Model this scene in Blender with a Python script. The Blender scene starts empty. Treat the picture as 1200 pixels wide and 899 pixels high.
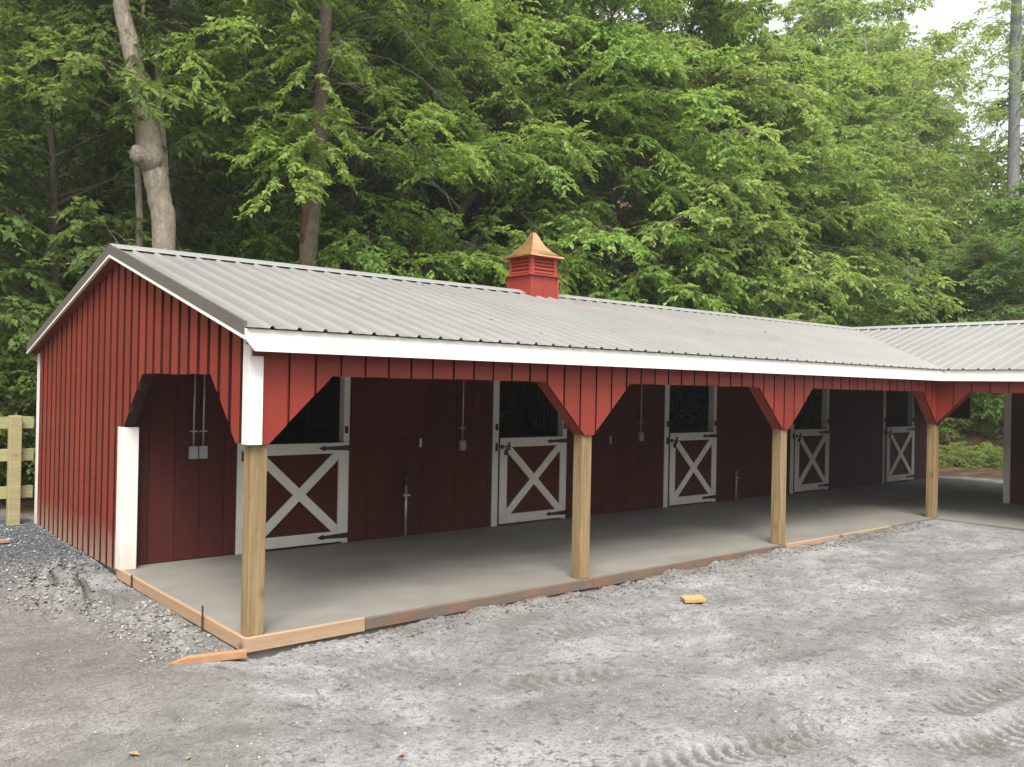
import bpy, bmesh, math, random
import numpy as np
from mathutils import Matrix, Vector

S = bpy.context.scene
R = math.radians
random.seed(7)
rng = np.random.default_rng(7)

# ------------------------------------------------------------------ camera
CAM = Vector((-2.9625, -6.7197, 2.0265))
YAW, PIT, ROL, FPX = -.6997, .0043, .0195, 1040.03
_cy, _sy = math.cos(YAW), math.sin(YAW)
_f = Vector((-_sy, _cy, 0)); _r = Vector((_cy, _sy, 0)); _u = Vector((0, 0, 1))
F2 = _f*math.cos(PIT)+_u*math.sin(PIT); U2 = _u*math.cos(PIT)-_f*math.sin(PIT)
R3 = _r*math.cos(ROL)+U2*math.sin(ROL); U3 = U2*math.cos(ROL)-_r*math.sin(ROL)
cd = bpy.data.cameras.new('camera'); cam = bpy.data.objects.new('camera', cd)
S.collection.objects.link(cam)
M4 = Matrix((R3, U3, -F2)).transposed().to_4x4(); M4.translation = CAM
cam.matrix_world = M4
cd.sensor_width = 36; cd.lens = FPX/1200*36; cd.clip_end = 600; cd.clip_start = .05
S.camera = cam

# ------------------------------------------------------------------ sky and sun
SUN_EL, SUN_AZ = 56, 218          # azimuth: compass style from +Y clockwise
W = bpy.data.worlds.new('World'); S.world = W; W.use_nodes = True
nt = W.node_tree; bg = nt.nodes['Background']
sky = nt.nodes.new('ShaderNodeTexSky'); sky.sky_type = 'NISHITA'; sky.sun_disc = False
sky.sun_elevation = R(SUN_EL); sky.sun_rotation = R(SUN_AZ)
sky.air_density = 1.0; sky.dust_density = 3.0
hs = nt.nodes.new('ShaderNodeHueSaturation'); hs.inputs['Saturation'].default_value = .22
nt.links.new(sky.outputs[0], hs.inputs['Color']); nt.links.new(hs.outputs[0], bg.inputs[0])
bg.inputs[1].default_value = .12
sl = bpy.data.lights.new('sun', 'SUN'); sl.energy = 1.5; sl.angle = R(28); sl.color = (1, .96, .9)
so = bpy.data.objects.new('sun', sl); S.collection.objects.link(so)
_az, _el = R(SUN_AZ), R(SUN_EL)
sd = Vector((math.sin(_az)*math.cos(_el), math.cos(_az)*math.cos(_el), math.sin(_el)))
so.rotation_euler = sd.to_track_quat('Z', 'Y').to_euler()
vs = S.view_settings; vs.view_transform = 'Standard'; vs.look = 'None'; vs.gamma = 1; vs.exposure = 1.66
vs.use_curve_mapping = False
cy = S.cycles
cy.max_bounces = 4; cy.diffuse_bounces = 3; cy.glossy_bounces = 2; cy.transmission_bounces = 4
cy.use_denoising = True; cy.use_adaptive_sampling = True; cy.adaptive_threshold = .015; cy.adaptive_min_samples = 24
cy.use_light_tree = False; cy.caustics_reflective = False; cy.caustics_refractive = False; cy.sample_clamp_indirect = 6

HAZE = .0012
# ------------------------------------------------------------------ helpers
COL = S.collection
def ray(u, v): return F2+R3*((u-600)/FPX)-U3*((v-449.5)/FPX)
def at(u, v, ax, val):
    d = ray(u, v); t = (val-CAM[ax])/d[ax]; return CAM+d*t
def tag(o, label=None, cat=None, group=None, kind=None):
    if label: o['label'] = label
    if cat: o['category'] = cat
    if group: o['group'] = group
    if kind: o['kind'] = kind
    return o
def empty(name, loc=(0, 0, 0), parent=None):
    o = bpy.data.objects.new(name, None); COL.objects.link(o); o.location = loc; o.empty_display_size = .1
    if parent: o.parent = parent
    return o
class MB:
    def __init__(s): s.v = []; s.f = []; s.m = []
    def add(s, vs, fs, mi=0):
        n = len(s.v); s.v += [tuple(p) for p in vs]; s.f += [tuple(i+n for i in f) for f in fs]; s.m += [mi]*len(fs)
    def box(s, x0, x1, y0, y1, z0, z1, mi=0):
        s.add([(x0,y0,z0),(x1,y0,z0),(x1,y1,z0),(x0,y1,z0),(x0,y0,z1),(x1,y0,z1),(x1,y1,z1),(x0,y1,z1)],
              [(0,3,2,1),(4,5,6,7),(0,1,5,4),(1,2,6,5),(2,3,7,6),(3,0,4,7)], mi); return s
    def prism(s, poly, fn, d0, d1, mi=0, edge_mi=None):
        # poly: 2D outline (a,b); fn(a,b,d)->xyz; extruded from depth d0 (outer) to d1
        n = len(poly)
        s.add([fn(a, b, d0) for a, b in poly], [tuple(range(n))], mi)
        s.add([fn(a, b, d1) for a, b in poly], [tuple(reversed(range(n)))], mi)
        s.add([fn(a, b, d0) for a, b in poly]+[fn(a, b, d1) for a, b in poly],
              [(i, (i+1) % n, (i+1) % n+n, i+n) for i in range(n)], mi if edge_mi is None else edge_mi); return s
    def bar(s, p, q, w, t, up=(0, 0, 1), mi=0):
        p, q = Vector(p), Vector(q); d = (q-p).normalized(); sd = d.cross(Vector(up)).normalized(); u2 = sd.cross(d)
        c = []
        for e in (p, q):
            for a, b in ((-1,-1),(1,-1),(1,1),(-1,1)): c.append(e+sd*(a*w/2)+u2*(b*t/2))
        s.add(c, [(0,1,2,3),(7,6,5,4),(0,4,5,1),(1,5,6,2),(2,6,7,3),(3,7,4,0)], mi); return s
    def tube(s, pts, rad, n=8, mi=0, cap=True):
        pts = [Vector(p) for p in pts]; b = len(s.v); prev = None
        for i, p in enumerate(pts):
            d = (pts[min(i+1, len(pts)-1)]-pts[max(i-1, 0)]).normalized()
            if prev is None:
                a = Vector((1, 0, 0)) if abs(d.x) < .8 else Vector((0, 1, 0)); a = (a-d*a.dot(d)).normalized()
            else: a = (prev-d*prev.dot(d)).normalized()
            prev = a; c = d.cross(a); r = rad[i] if hasattr(rad, '__len__') else rad
            for k in range(n):
                t = 2*math.pi*k/n; s.v.append(tuple(p+a*(r*math.cos(t))+c*(r*math.sin(t))))
        for i in range(len(pts)-1):
            for k in range(n):
                s.f.append((b+i*n+k, b+i*n+(k+1) % n, b+(i+1)*n+(k+1) % n, b+(i+1)*n+k)); s.m.append(mi)
        if cap:
            s.f.append(tuple(b+k for k in reversed(range(n)))); s.m.append(mi)
            s.f.append(tuple(b+(len(pts)-1)*n+k for k in range(n))); s.m.append(mi)
        return s
    def mesh(s, name, mats, smooth=False, fix=True):
        me = bpy.data.meshes.new(name); me.from_pydata(s.v, [], s.f)
        for m in (mats if isinstance(mats, (list, tuple)) else [mats]):
            if m: me.materials.append(m)
        me.polygons.foreach_set('material_index', s.m)
        if fix:
            bm = bmesh.new(); bm.from_mesh(me); bmesh.ops.remove_doubles(bm, verts=bm.verts, dist=1e-5)
            bmesh.ops.recalc_face_normals(bm, faces=bm.faces); bm.to_mesh(me); bm.free()
        if smooth: me.polygons.foreach_set('use_smooth', [True]*len(me.polygons))
        me.update(); return me
    def build(s, name, mats, parent=None, smooth=False, bevel=0, fix=True):
        me = s.mesh(name, mats, smooth, fix)
        if bevel:
            bm = bmesh.new(); bm.from_mesh(me)
            bmesh.ops.bevel(bm, geom=[e for e in bm.edges if e.calc_face_angle(0) > .5], offset=bevel, segments=1, affect='EDGES', profile=.5)
            bm.to_mesh(me); bm.free()
        o = bpy.data.objects.new(name, me); COL.objects.link(o)
        if parent: o.parent = parent
        return o
def np_mesh(name, v, f, mat, smooth=False):
    me = bpy.data.meshes.new(name); k = f.shape[1]
    me.vertices.add(len(v)); me.vertices.foreach_set('co', np.asarray(v, np.float32).ravel())
    me.loops.add(f.size); me.loops.foreach_set('vertex_index', f.astype(np.int32).ravel())
    me.polygons.add(len(f)); me.polygons.foreach_set('loop_start', np.arange(0, f.size, k, dtype=np.int32))
    me.polygons.foreach_set('loop_total', np.full(len(f), k, np.int32))
    if smooth: me.polygons.foreach_set('use_smooth', np.ones(len(f), bool))
    for m in (mat if isinstance(mat, (list, tuple)) else [mat]): me.materials.append(m)
    me.update(calc_edges=True); me.validate(); return me
def link(name, me, parent=None):
    o = bpy.data.objects.new(name, me); COL.objects.link(o)
    if parent: o.parent = parent
    return o
_T = np.random.default_rng(3).random((256, 256))
def vnoise(x, y):
    xi, yi = np.floor(x).astype(int), np.floor(y).astype(int); fx, fy = x-xi, y-yi
    fx = fx*fx*(3-2*fx); fy = fy*fy*(3-2*fy)
    g = lambda a, b: _T[a & 255, b & 255]
    return (g(xi,yi)*(1-fx)+g(xi+1,yi)*fx)*(1-fy)+(g(xi,yi+1)*(1-fx)+g(xi+1,yi+1)*fx)*fy
def fbm(x, y, sc, oc=4):
    t = 0; a = .5; n = 0
    for i in range(oc):
        t = t+a*(vnoise(x/sc+17.3*i, y/sc+9.1*i)-.5); n += a; a *= .5; sc *= .47
    return t/n*2

# ------------------------------------------------------------------ materials
def new_mat(name):
    m = bpy.data.materials.new(name); m.use_nodes = True; t = m.node_tree
    return m, t, t.nodes['Principled BSDF']
def N(t, kind, **kw):
    n = t.nodes.new(kind)
    for k, v in kw.items():
        if k in n.inputs: n.inputs[k].default_value = v
        else: setattr(n, k, v)
    return n
def coords(t, scale=(1, 1, 1), src='pos', rot=(0, 0, 0)):
    mp = N(t, 'ShaderNodeMapping'); mp.inputs['Scale'].default_value = scale; mp.inputs['Rotation'].default_value = rot
    if src == 'pos': t.links.new(N(t, 'ShaderNodeNewGeometry').outputs['Position'], mp.inputs[0])
    else: t.links.new(N(t, 'ShaderNodeTexCoord').outputs['Object'], mp.inputs[0])
    return mp.outputs[0]
def noise(t, vec, scale, detail=4, rough=.55, dist=0):
    n = N(t, 'ShaderNodeTexNoise', Scale=scale, Detail=detail, Roughness=rough, Distortion=dist); t.links.new(vec, n.inputs['Vector']); return n.outputs['Fac']
def ramp(t, fac, stops):
    r = N(t, 'ShaderNodeValToRGB'); e = r.color_ramp.elements
    while len(e) < len(stops): e.new(.5)
    for k, (p, c) in zip(e, stops):
        k.position = p; k.color = (*c, 1) if len(c) == 3 else c
    t.links.new(fac, r.inputs[0]); return r.outputs[0]
def mix(t, fac, a, b, mode='MIX'):
    n = N(t, 'ShaderNodeMix', data_type='RGBA', blend_type=mode)
    for i, x in ((0, fac), (6, a), (7, b)):
        if hasattr(x, 'is_linked') or hasattr(x, 'links'): t.links.new(x, n.inputs[i])
        else: n.inputs[i].default_value = x if i == 0 else (*x, 1)
    return n.outputs[2]
def math_(t, op, a, b=0, clamp=False):
    n = N(t, 'ShaderNodeMath', operation=op, use_clamp=clamp)
    for i, x in ((0, a), (1, b)):
        if hasattr(x, 'links'): t.links.new(x, n.inputs[i])
        else: n.inputs[i].default_value = x
    return n.outputs[0]
def bump(t, p, h, strength=.3, dist=.01):
    b = N(t, 'ShaderNodeBump', Strength=strength, Distance=dist); t.links.new(h, b.inputs['Height']); t.links.new(b.outputs[0], p.inputs['Normal'])
G3 = lambda v: (v, v, v)

def paint(name, col, rough=.5, var=.25, dust=0, grain=True):
    m, t, p = new_mat(name)
    c = tuple(col)
    n1 = noise(t, coords(t, (1.3, 1.3, .5)), 2.2, 4)
    base = mix(t, n1, tuple(x*(1-var) for x in c), tuple(min(1, x*(1+var)) for x in c))
    n2 = noise(t, coords(t, (14, 14, 1.2)), 6, 4)
    base = mix(t, math_(t, 'MULTIPLY', n2, .45), base, tuple(x*.66 for x in c))
    if var > .08:
        oi = N(t, 'ShaderNodeObjectInfo'); hv = N(t, 'ShaderNodeHueSaturation'); t.links.new(base, hv.inputs['Color'])
        t.links.new(math_(t, 'ADD', math_(t, 'MULTIPLY', oi.outputs['Random'], .26), .87), hv.inputs['Value']); base = hv.outputs[0]
    if dust:
        z = N(t, 'ShaderNodeSeparateXYZ'); t.links.new(N(t, 'ShaderNodeNewGeometry').outputs['Position'], z.inputs[0])
        nd = noise(t, coords(t, (1, 1, .6)), 5, 4)
        k = math_(t, 'SUBTRACT', math_(t, 'ADD', math_(t, 'MULTIPLY', nd, .55), .16), z.outputs[2])
        k = math_(t, 'MULTIPLY', math_(t, 'MULTIPLY', k, 2.2, True), dust)
        base = mix(t, k, base, (.34, .24, .17))
    t.links.new(base, p.inputs['Base Color']); p.inputs['Roughness'].default_value = rough
    p.inputs['Specular IOR Level'].default_value = .35
    if grain: bump(t, p, n2, .25, .004)
    return m
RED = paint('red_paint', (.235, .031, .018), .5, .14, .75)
RED_SHADE = paint('red_edge_painted_shade', (.035, .007, .006), .7, .2)  # shade of grooves and recesses painted in as a darker red
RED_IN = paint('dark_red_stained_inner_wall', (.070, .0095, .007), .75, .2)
WHITE = paint('white_paint', (.82, .80, .735), .45, .04, .35)
TAUPE = paint('taupe_metal', (.135, .125, .108), .45, .06, 0, False)
BLACK, t_, p_ = new_mat('black_iron'); p_.inputs['Base Color'].default_value = (.012, .012, .013, 1); p_.inputs['Roughness'].default_value = .45
GALV, t_, p_ = new_mat('galvanised_steel'); p_.inputs['Base Color'].default_value = (.42, .43, .44, 1); p_.inputs['Roughness'].default_value = .42; p_.inputs['Metallic'].default_value = .7
GREYBOX, t_, p_ = new_mat('grey_outlet_box'); p_.inputs['Base Color'].default_value = (.3, .32, .33, 1); p_.inputs['Roughness'].default_value = .5
BARM, t_, p_ = new_mat('dull_grey_bars'); p_.inputs['Base Color'].default_value = (.16, .165, .165, 1); p_.inputs['Roughness'].default_value = .8
RUST, t_, p_ = new_mat('rusty_iron'); p_.inputs['Base Color'].default_value = (.05, .03, .022, 1); p_.inputs['Roughness'].default_value = .8

def roof_mat():
    m, t, p = new_mat('grey_roof_metal')
    n1 = noise(t, coords(t, (1, 1, 1)), 1.1, 5)
    n2 = noise(t, coords(t, (1, 1, 1)), 40, 3)
    base = mix(t, n1, (.30, .291, .278), (.385, .374, .358))
    t.links.new(mix(t, math_(t, 'MULTIPLY', n2, .25), base, (.36, .34, .31)), p.inputs['Base Color'])
    p.inputs['Metallic'].default_value = .4; p.inputs['Specular IOR Level'].default_value = .5
    t.links.new(ramp(t, n1, [(.3, G3(.27)), (.7, G3(.37))]), p.inputs['Roughness'])
    bump(t, p, noise(t, coords(t, (1, 1, 1)), 4, 2), .08, .01)
    return m
ROOF = roof_mat()
CAPM, t_, p_ = new_mat('pale_ridge_metal'); p_.inputs['Base Color'].default_value = (.34, .335, .325, 1); p_.inputs['Roughness'].default_value = .35; p_.inputs['Metallic'].default_value = .2
COPPER, t_, p_ = new_mat('copper_sheet')
_n = noise(t_, coords(t_, (1, 1, 1), 'obj'), 7, 4)
t_.links.new(ramp(t_, _n, [(.3, (.84, .38, .17)), (.7, (.97, .58, .32))]), p_.inputs['Base Color'])
p_.inputs['Metallic'].default_value = .85; p_.inputs['Roughness'].default_value = .22

def lumber(name, a, b, knots=True, axis=2, dirt=0):
    m, t, p = new_mat(name)
    sc = [9, 9, 9]; sc[axis] = .55
    v = coords(t, tuple(sc))
    w = noise(t, v, 2.4, 5, .6, .6)
    fine = noise(t, coords(t, tuple(4*s for s in sc)), 5, 3)
    c = ramp(t, w, [(.28, a), (.5, tuple((x+y)/2 for x, y in zip(a, b))), (.72, b)])
    c = mix(t, math_(t, 'MULTIPLY', fine, .6), c, tuple(x*.62 for x in a))
    if knots:
        ks = [5, 5, 5]; ks[axis] = 2.6
        vo = N(t, 'ShaderNodeTexVoronoi', Scale=1.0); t.links.new(coords(t, tuple(ks)), vo.inputs['Vector'])
        k = ramp(t, vo.outputs['Distance'], [(.09, G3(1)), (.22, G3(0))])
        c = mix(t, math_(t, 'MULTIPLY', k, .75), c, (.16, .075, .03))
    if dirt:
        nd = noise(t, coords(t, (1, 1, 1)), 3.1, 5)
        c = mix(t, ramp(t, nd, [(.5-.3*dirt, G3(0)), (.62, G3(1))]), c, (.13, .11, .095))
    t.links.new(c, p.inputs['Base Color']); p.inputs['Roughness'].default_value = .72; p.inputs['Specular IOR Level'].default_value = .2
    bump(t, p, fine, .35, .004); return m
POST = lumber('treated_pine_post', (.19, .13, .062), (.40, .295, .155))
FENCE = lumber('treated_pine_fence', (.32, .29, .14), (.48, .43, .225), True, 0)
FORM_X = lumber('pine_form_board', (.36, .235, .145), (.52, .365, .24), True, 0)
FORM_Y = lumber('pine_form_board_side', (.36, .225, .135), (.50, .345, .22), True, 1)
FORM_DIRTY = lumber('muddy_form_board', (.20, .085, .045), (.36, .19, .10), False, 0, .9)
STAKE = lumber('cedar_stake', (.34, .165, .075), (.50, .30, .165), False, 0)
BLOCK = lumber('yellow_pine_offcut', (.40, .28, .10), (.54, .40, .17), True, 0)
PLANKIN = lumber('stall_lining_plank', (.10, .065, .035), (.18, .12, .07), True, 0)

def concrete():
    m, t, p = new_mat('concrete')
    n1 = noise(t, coords(t, (.9, 1.6, 1)), 1.3, 6, .6); n2 = noise(t, coords(t, (1, 1, 1)), 24, 4); n3 = noise(t, coords(t, (1, 1, 1)), .5, 3)
    c = mix(t, n1, (.145, .136, .118), (.28, .267, .238))
    c = mix(t, math_(t, 'MULTIPLY', n2, .3), c, (.15, .138, .118))
    c = mix(t, ramp(t, n3, [(.45, G3(0)), (.7, G3(.5))]), c, (.145, .128, .102))
    t.links.new(c, p.inputs['Base Color'])
    t.links.new(ramp(t, n1, [(.3, G3(.62)), (.7, G3(.8))]), p.inputs['Roughness']); p.inputs['Specular IOR Level'].default_value = .3
    bump(t, p, n2, .12, .004); return m
CONC = concrete()

def ground_mat():
    m, t, p = new_mat('gravel_screenings_and_soil')
    ps = coords(t)
    tr = coords(t, (.9, 1.1, 1), 'pos', (0, 0, R(-40)))
    big = noise(t, tr, .75, 7, .62, .3); mid = noise(t, tr, 3.2, 6, .65); fin = noise(t, ps, 38, 4, .7); fine2 = noise(t, ps, 120, 3, .7)
    f = math_(t, 'ADD', math_(t, 'MULTIPLY', big, .6), math_(t, 'MULTIPLY', mid, .4))
    c = ramp(t, f, [(.36, (.125, .12, .111)), (.44, (.168, .163, .154)), (.50, (.215, .21, .202)), (.56, (.28, .276, .27)), (.64, (.35, .347, .341))])
    c = mix(t, ramp(t, fin, [(.40, G3(.7)), (.52, G3(0))]), c, (.115, .11, .103))
    c = mix(t, ramp(t, fine2, [(.53, G3(0)), (.66, G3(.75))]), c, (.37, .365, .357))
    cr = noise(t, ps, 11, 5, .7); c = mix(t, ramp(t, cr, [(.37, G3(.75)), (.43, G3(0))]), c, (.085, .08, .074))
    c = mix(t, ramp(t, cr, [(.58, G3(0)), (.70, G3(.35))]), c, (.38, .375, .365))
    # brown soil beside the gable and the dark gravel strip
    at_ = N(t, 'ShaderNodeAttribute', attribute_name='soil')
    bs = mix(t, f, (.075, .065, .055), (.30, .268, .235))
    bs = mix(t, ramp(t, fin, [(.45, G3(.5)), (.62, G3(0))]), bs, (.06, .048, .04))
    c = mix(t, at_.outputs['Fac'], c, bs)
    ad = N(t, 'ShaderNodeAttribute', attribute_name='tread_shade'); c = mix(t, math_(t, 'MULTIPLY', math_(t, 'MULTIPLY', ad.outputs['Fac'], cr), 1.9, True), c, (.12, .115, .105))  # tread grooves darkened in the colour, standing in for their shade
    ag = N(t, 'ShaderNodeAttribute', attribute_name='chips')
    cg = mix(t, ramp(t, fin, [(.42, G3(0)), (.62, G3(1))]), (.045, .049, .056), (.15, .158, .17))
    c = mix(t, ag.outputs['Fac'], c, cg)
    af = N(t, 'ShaderNodeAttribute', attribute_name='forest')
    fl = noise(t, ps, 2.2, 6, .65)
    cf = ramp(t, fl, [(.3, (.028, .02, .013)), (.5, (.07, .045, .026)), (.68, (.13, .085, .048))])
    c = mix(t, af.outputs['Fac'], c, cf)
    t.links.new(c, p.inputs['Base Color']); p.inputs['Roughness'].default_value = .92; p.inputs['Specular IOR Level'].default_value = .12
    h = math_(t, 'ADD', math_(t, 'MULTIPLY', fin, .6), math_(t, 'MULTIPLY', mid, .7))
    h = math_(t, 'ADD', h, math_(t, 'MULTIPLY', fine2, .25))
    h = math_(t, 'ADD', h, math_(t, 'MULTIPLY', cr, .9))
    bump(t, p, h, .7, .028); return m
GROUND = ground_mat()

def leaf_mat(name, dark, light, yellow, tr=.42):
    m, t, p = new_mat(name)
    a = N(t, 'ShaderNodeAttribute', attribute_name='rnd'); oi = N(t, 'ShaderNodeObjectInfo')
    c = ramp(t, a.outputs['Fac'], [(0, dark), (.55, light), (1, yellow)])
    hsv = N(t, 'ShaderNodeHueSaturation'); t.links.new(c, hsv.inputs['Color'])
    t.links.new(math_(t, 'ADD', math_(t, 'MULTIPLY', oi.outputs['Random'], .035), .482), hsv.inputs['Hue'])
    t.links.new(math_(t, 'ADD', math_(t, 'MULTIPLY', oi.outputs['Random'], .4), .8), hsv.inputs['Value'])
    c = hsv.outputs[0]
    t.links.new(c, p.inputs['Base Color']); p.inputs['Roughness'].default_value = .5; p.inputs['Specular IOR Level'].default_value = .3
    tl = N(t, 'ShaderNodeBsdfTranslucent'); t.links.new(mix(t, .55, c, (.42, .54, .10)), tl.inputs[0])
    mx = N(t, 'ShaderNodeMixShader'); mx.inputs[0].default_value = tr
    t.links.new(p.outputs[0], mx.inputs[1]); t.links.new(tl.outputs[0], mx.inputs[2])
    t.links.new(mx.outputs[0], t.nodes['Material Output'].inputs[0]); return m
LEAF = leaf_mat('maple_leaf', (.11, .18, .036), (.21, .31, .062), (.34, .43, .10), .54)
LEAF_D = leaf_mat('deep_green_leaf', (.05, .10, .026), (.10, .185, .042), (.20, .285, .065), .47)
LEAF_P = leaf_mat('pale_green_leaf', (.16, .235, .065), (.27, .37, .095), (.38, .47, .13), .55)
DRYLEAF, t_, p_ = new_mat('dry_leaf'); p_.inputs['Base Color'].default_value = (.33, .19, .085, 1); p_.inputs['Roughness'].default_value = .8

def bark_mat(name, a, b):
    m, t, p = new_mat(name)
    n1 = noise(t, coords(t, (6, 6, 2.4), 'obj'), 3.4, 7, .72, .5); n2 = noise(t, coords(t, (1, 1, .7), 'obj'), 1.6, 4)
    c = mix(t, ramp(t, n1, [(.35, G3(0)), (.65, G3(1))]), a, b)
    c = mix(t, ramp(t, n2, [(.5, G3(0)), (.75, G3(.7))]), c, tuple(x*.5 for x in a))
    t.links.new(c, p.inputs['Base Color']); p.inputs['Roughness'].default_value = .9; p.inputs['Specular IOR Level'].default_value = .1
    bump(t, p, n1, 1.0, .05); return m
BARK = bark_mat('grey_brown_bark', (.07, .055, .042), (.17, .14, .11))
BARK_P = bark_mat('pale_bark', (.26, .215, .165), (.48, .42, .34))
BARKM = bark_mat('brown_bark', (.11, .085, .062), (.25, .205, .155))
BARK_G = bark_mat('grey_bark', (.13, .135, .135), (.28, .29, .285))
BARK_R = bark_mat('red_dead_bark', (.12, .07, .05), (.26, .15, .10))

# ------------------------------------------------------------------ the lie of the land
D, WD, XW, RX = 3.3376, 7.05, 11.87, 18.92          # stall front, depth, wing post line, far side
ZF, YR, ZR, YE = 2.452, 3.37, 3.445, -.22            # eave height, ridge line, ridge height, eave line
SLOPE = (ZR-ZF)/(YR-YE)
XWE, XWR = XW-.22, XW-.22+(YR-YE)                   # wing eave and ridge
REAR_Y = 7.25; REAR_X = 2*XWR-XWE
sst = lambda a, b, x: (lambda k: k*k*(3-2*k))(np.clip((x-a)/(b-a), 0, 1))
def polar(x, y):
    a = np.arctan2(x-CAM.x, y-CAM.y); return a
def px_of(x, y):
    a = polar(x, y)+YAW
    return 600+FPX*np.tan(np.clip(a, -1.4, 1.4))
def hill(x, y):
    d = np.maximum(y-9.0, (x-22.8)*.9)
    px = px_of(x, y)
    k = .62-.50*sst(720, 1120, px)
    front = np.cos(polar(x, y)+YAW) > .05
    k = np.where(front, k, .12)
    dd = np.maximum(d, 0); h = k*(dd-2.5*(1-np.exp(-dd/2.5)))
    h = h+.75*sst(1060, 1110, px)*sst(.8, 2.6, d)*np.where(front, 1, 0)
    # unseen rises behind the viewer and to the left, shaped to block low sky light
    db = np.maximum(-y-13, 0); h = h+np.minimum(.8*db, 6.5)*(1-.5*sst(12, 30, x))
    dl = np.maximum(-x-13, 0); h = h+np.minimum(.4*dl, 9)
    return np.minimum(h, 45)+np.where(d > 0, fbm(x, y, 6, 3)*.35*np.clip(d/4, 0, 1), 0)
tracks = []
for p0, p1, p2 in (((1330, 762), (1120, 822), (700, 905)), ((1330, 800), (1150, 868), (900, 915)), ((1250, 700), (900, 768), (560, 800)),
                   ((1250, 640), (820, 705), (420, 790))):
    tracks.append([at(*p, 2, -.12) for p in (p0, p1, p2)])
def rut(x, y):
    t = np.zeros_like(x)
    for i, (a, b, c) in enumerate(tracks):
        for p, q in ((a, b), (b, c)):
            dx, dy = q.x-p.x, q.y-p.y; L = math.hypot(dx, dy)
            s_ = ((x-p.x)*dx+(y-p.y)*dy)/L; n_ = ((x-p.x)*-dy+(y-p.y)*dx)/L+.03*np.sin(s_*1.7+i)
            t = np.maximum(t, np.exp(-(n_/.16)**4)*((s_ > -.2) & (s_ < L+.2))*sst(.25, .6, vnoise(s_*1.1+i*7, n_*2+3*i))*(1, .95, .8, .7)[i]*(.62+.38*np.sign(np.sin(2*math.pi*(s_/.11+np.abs(n_)*4)))))
    return t
def ground_z(x, y, detail=True):
    x = np.asarray(x, float); y = np.asarray(y, float)
    z = -.115+.075*sst(1.5, 9.5, x)+.03*sst(9, 11, x)
    z = np.where(x < 0, -.115+.075*sst(2.9, 4.4, y)+.03*sst(4.4, 7, y), z)
    away = np.clip(np.where(x < 0, -x, -y), 0, None)
    z = z-.03*sst(.3, 2.5, away)
    if detail:
        z = z+fbm(x, y, .9, 3)*.018
        rough = .005+.012*sst(.35, .85, vnoise(x*1.3+5, y*1.3))
        z = z+fbm(x*.8, y*1.2, .14, 3)*rough
        # small broken ledges left by wheels and rain
        q = fbm(x*.83+y*.55, y*.83*1.9-x*.55*1.9, .75, 4)*5.0; fr = q-np.floor(q)
        z = z+.022*(np.floor(q)+sst(.72, 1, fr)-q)*sst(.35, .65, vnoise(x*.9+31, y*.9+3))
        lump = np.exp(-((y+.12)**2)/.02)*sst(.9, 1.6, x)*(1-sst(9.5, 11, x))
        z = z+lump*np.clip(fbm(x, y, .22, 3)+.15, 0, 1)*.065
        # spoil heaps beside the gable
        z = z+.36*np.exp(-(((x+.9)/.33)**2+((y-2.32)/.36)**2))*(1+.9*fbm(x, y, .12, 4))
        sp = sst(.02, .25, -x)*sst(.25, .5, y)*(1-sst(2.0, 2.7, y))*np.clip((1.0+x)/.5, 0, 1)
        z = z+sp*np.clip(fbm(x, y, .3, 4)+.25, 0, 1)*.16
        for i, (a, b, c) in enumerate(tracks):
            for k in range(2):
                p, q = (a, b) if k == 0 else (b, c)
                dx, dy = q.x-p.x, q.y-p.y; L = math.hypot(dx, dy)
                s_ = ((x-p.x)*dx+(y-p.y)*dy)/L; n_ = ((x-p.x)*-dy+(y-p.y)*dx)/L+.03*np.sin(s_*1.7+i)
                w = np.exp(-(n_/.14)**8)*np.clip((s_+.3)/.3, 0, 1)*np.clip((L+.3-s_)/.3, 0, 1)*sst(.25, .6, vnoise(s_*1.1+i*7, n_*2+3*i))
                amp = (1.0, .9, .6, .5)[i]
                z = z-w*amp*(.018+.006*np.sign(np.sin(2*math.pi*(s_/.11+np.abs(n_)*4))))+amp*.005*np.exp(-((np.abs(n_)-.18)/.04)**2)*((s_ > 0) & (s_ < L))*vnoise(x*4, y*4+i)
        # hollow under the front corner board
        z = z-.05*np.exp(-(((x-.12)/.22)**2+((y+.1)/.10)**2))
    z = z+hill(x, y)
    inside = ((x > .01) & (x < 19.2) & (y > -.035) & (y < WD)) | ((x > XW-.05) & (x < 19.2) & (y <= 0) & (y > -6.4))
    return np.where(inside, -.3, z)

def spaced(segs):
    out = [segs[0][0]]
    for a, b, s0, s1 in segs:
        p = a; n = 0
        while p < b-1e-6:
            f_ = (p-a)/(b-a); st = s0+(s1-s0)*f_; p = min(b, p+st); out.append(p)
    return np.array(out)
gx = spaced([(-90, -10, 8, 1), (-10, -2.4, 1, .03), (-2.4, 6.0, .022, .022), (6.0, 12, .024, .05), (12, 30, .08, .4), (30, 60, .5, 2), (60, 160, 3, 8)])
gy = spaced([(-90, -10, 8, 1.2), (-10, -5.2, 1.2, .05), (-5.2, 0, .022, .022), (0, 3.5, .022, .03), (3.5, 7.5, .04, .08), (7.5, 30, .12, .5), (30, 60, .6, 2), (60, 160, 3, 8)])
GX, GY = np.meshgrid(gx, gy); GZ = ground_z(GX, GY)
nx, ny = len(gx), len(gy)
idx = np.arange(nx*ny).reshape(ny, nx)
fq = np.stack([idx[:-1, :-1], idx[:-1, 1:], idx[1:, 1:], idx[1:, :-1]], -1).reshape(-1, 4)
me = np_mesh('ground', np.stack([GX, GY, GZ], -1).reshape(-1, 3), fq, GROUND, True)
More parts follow.
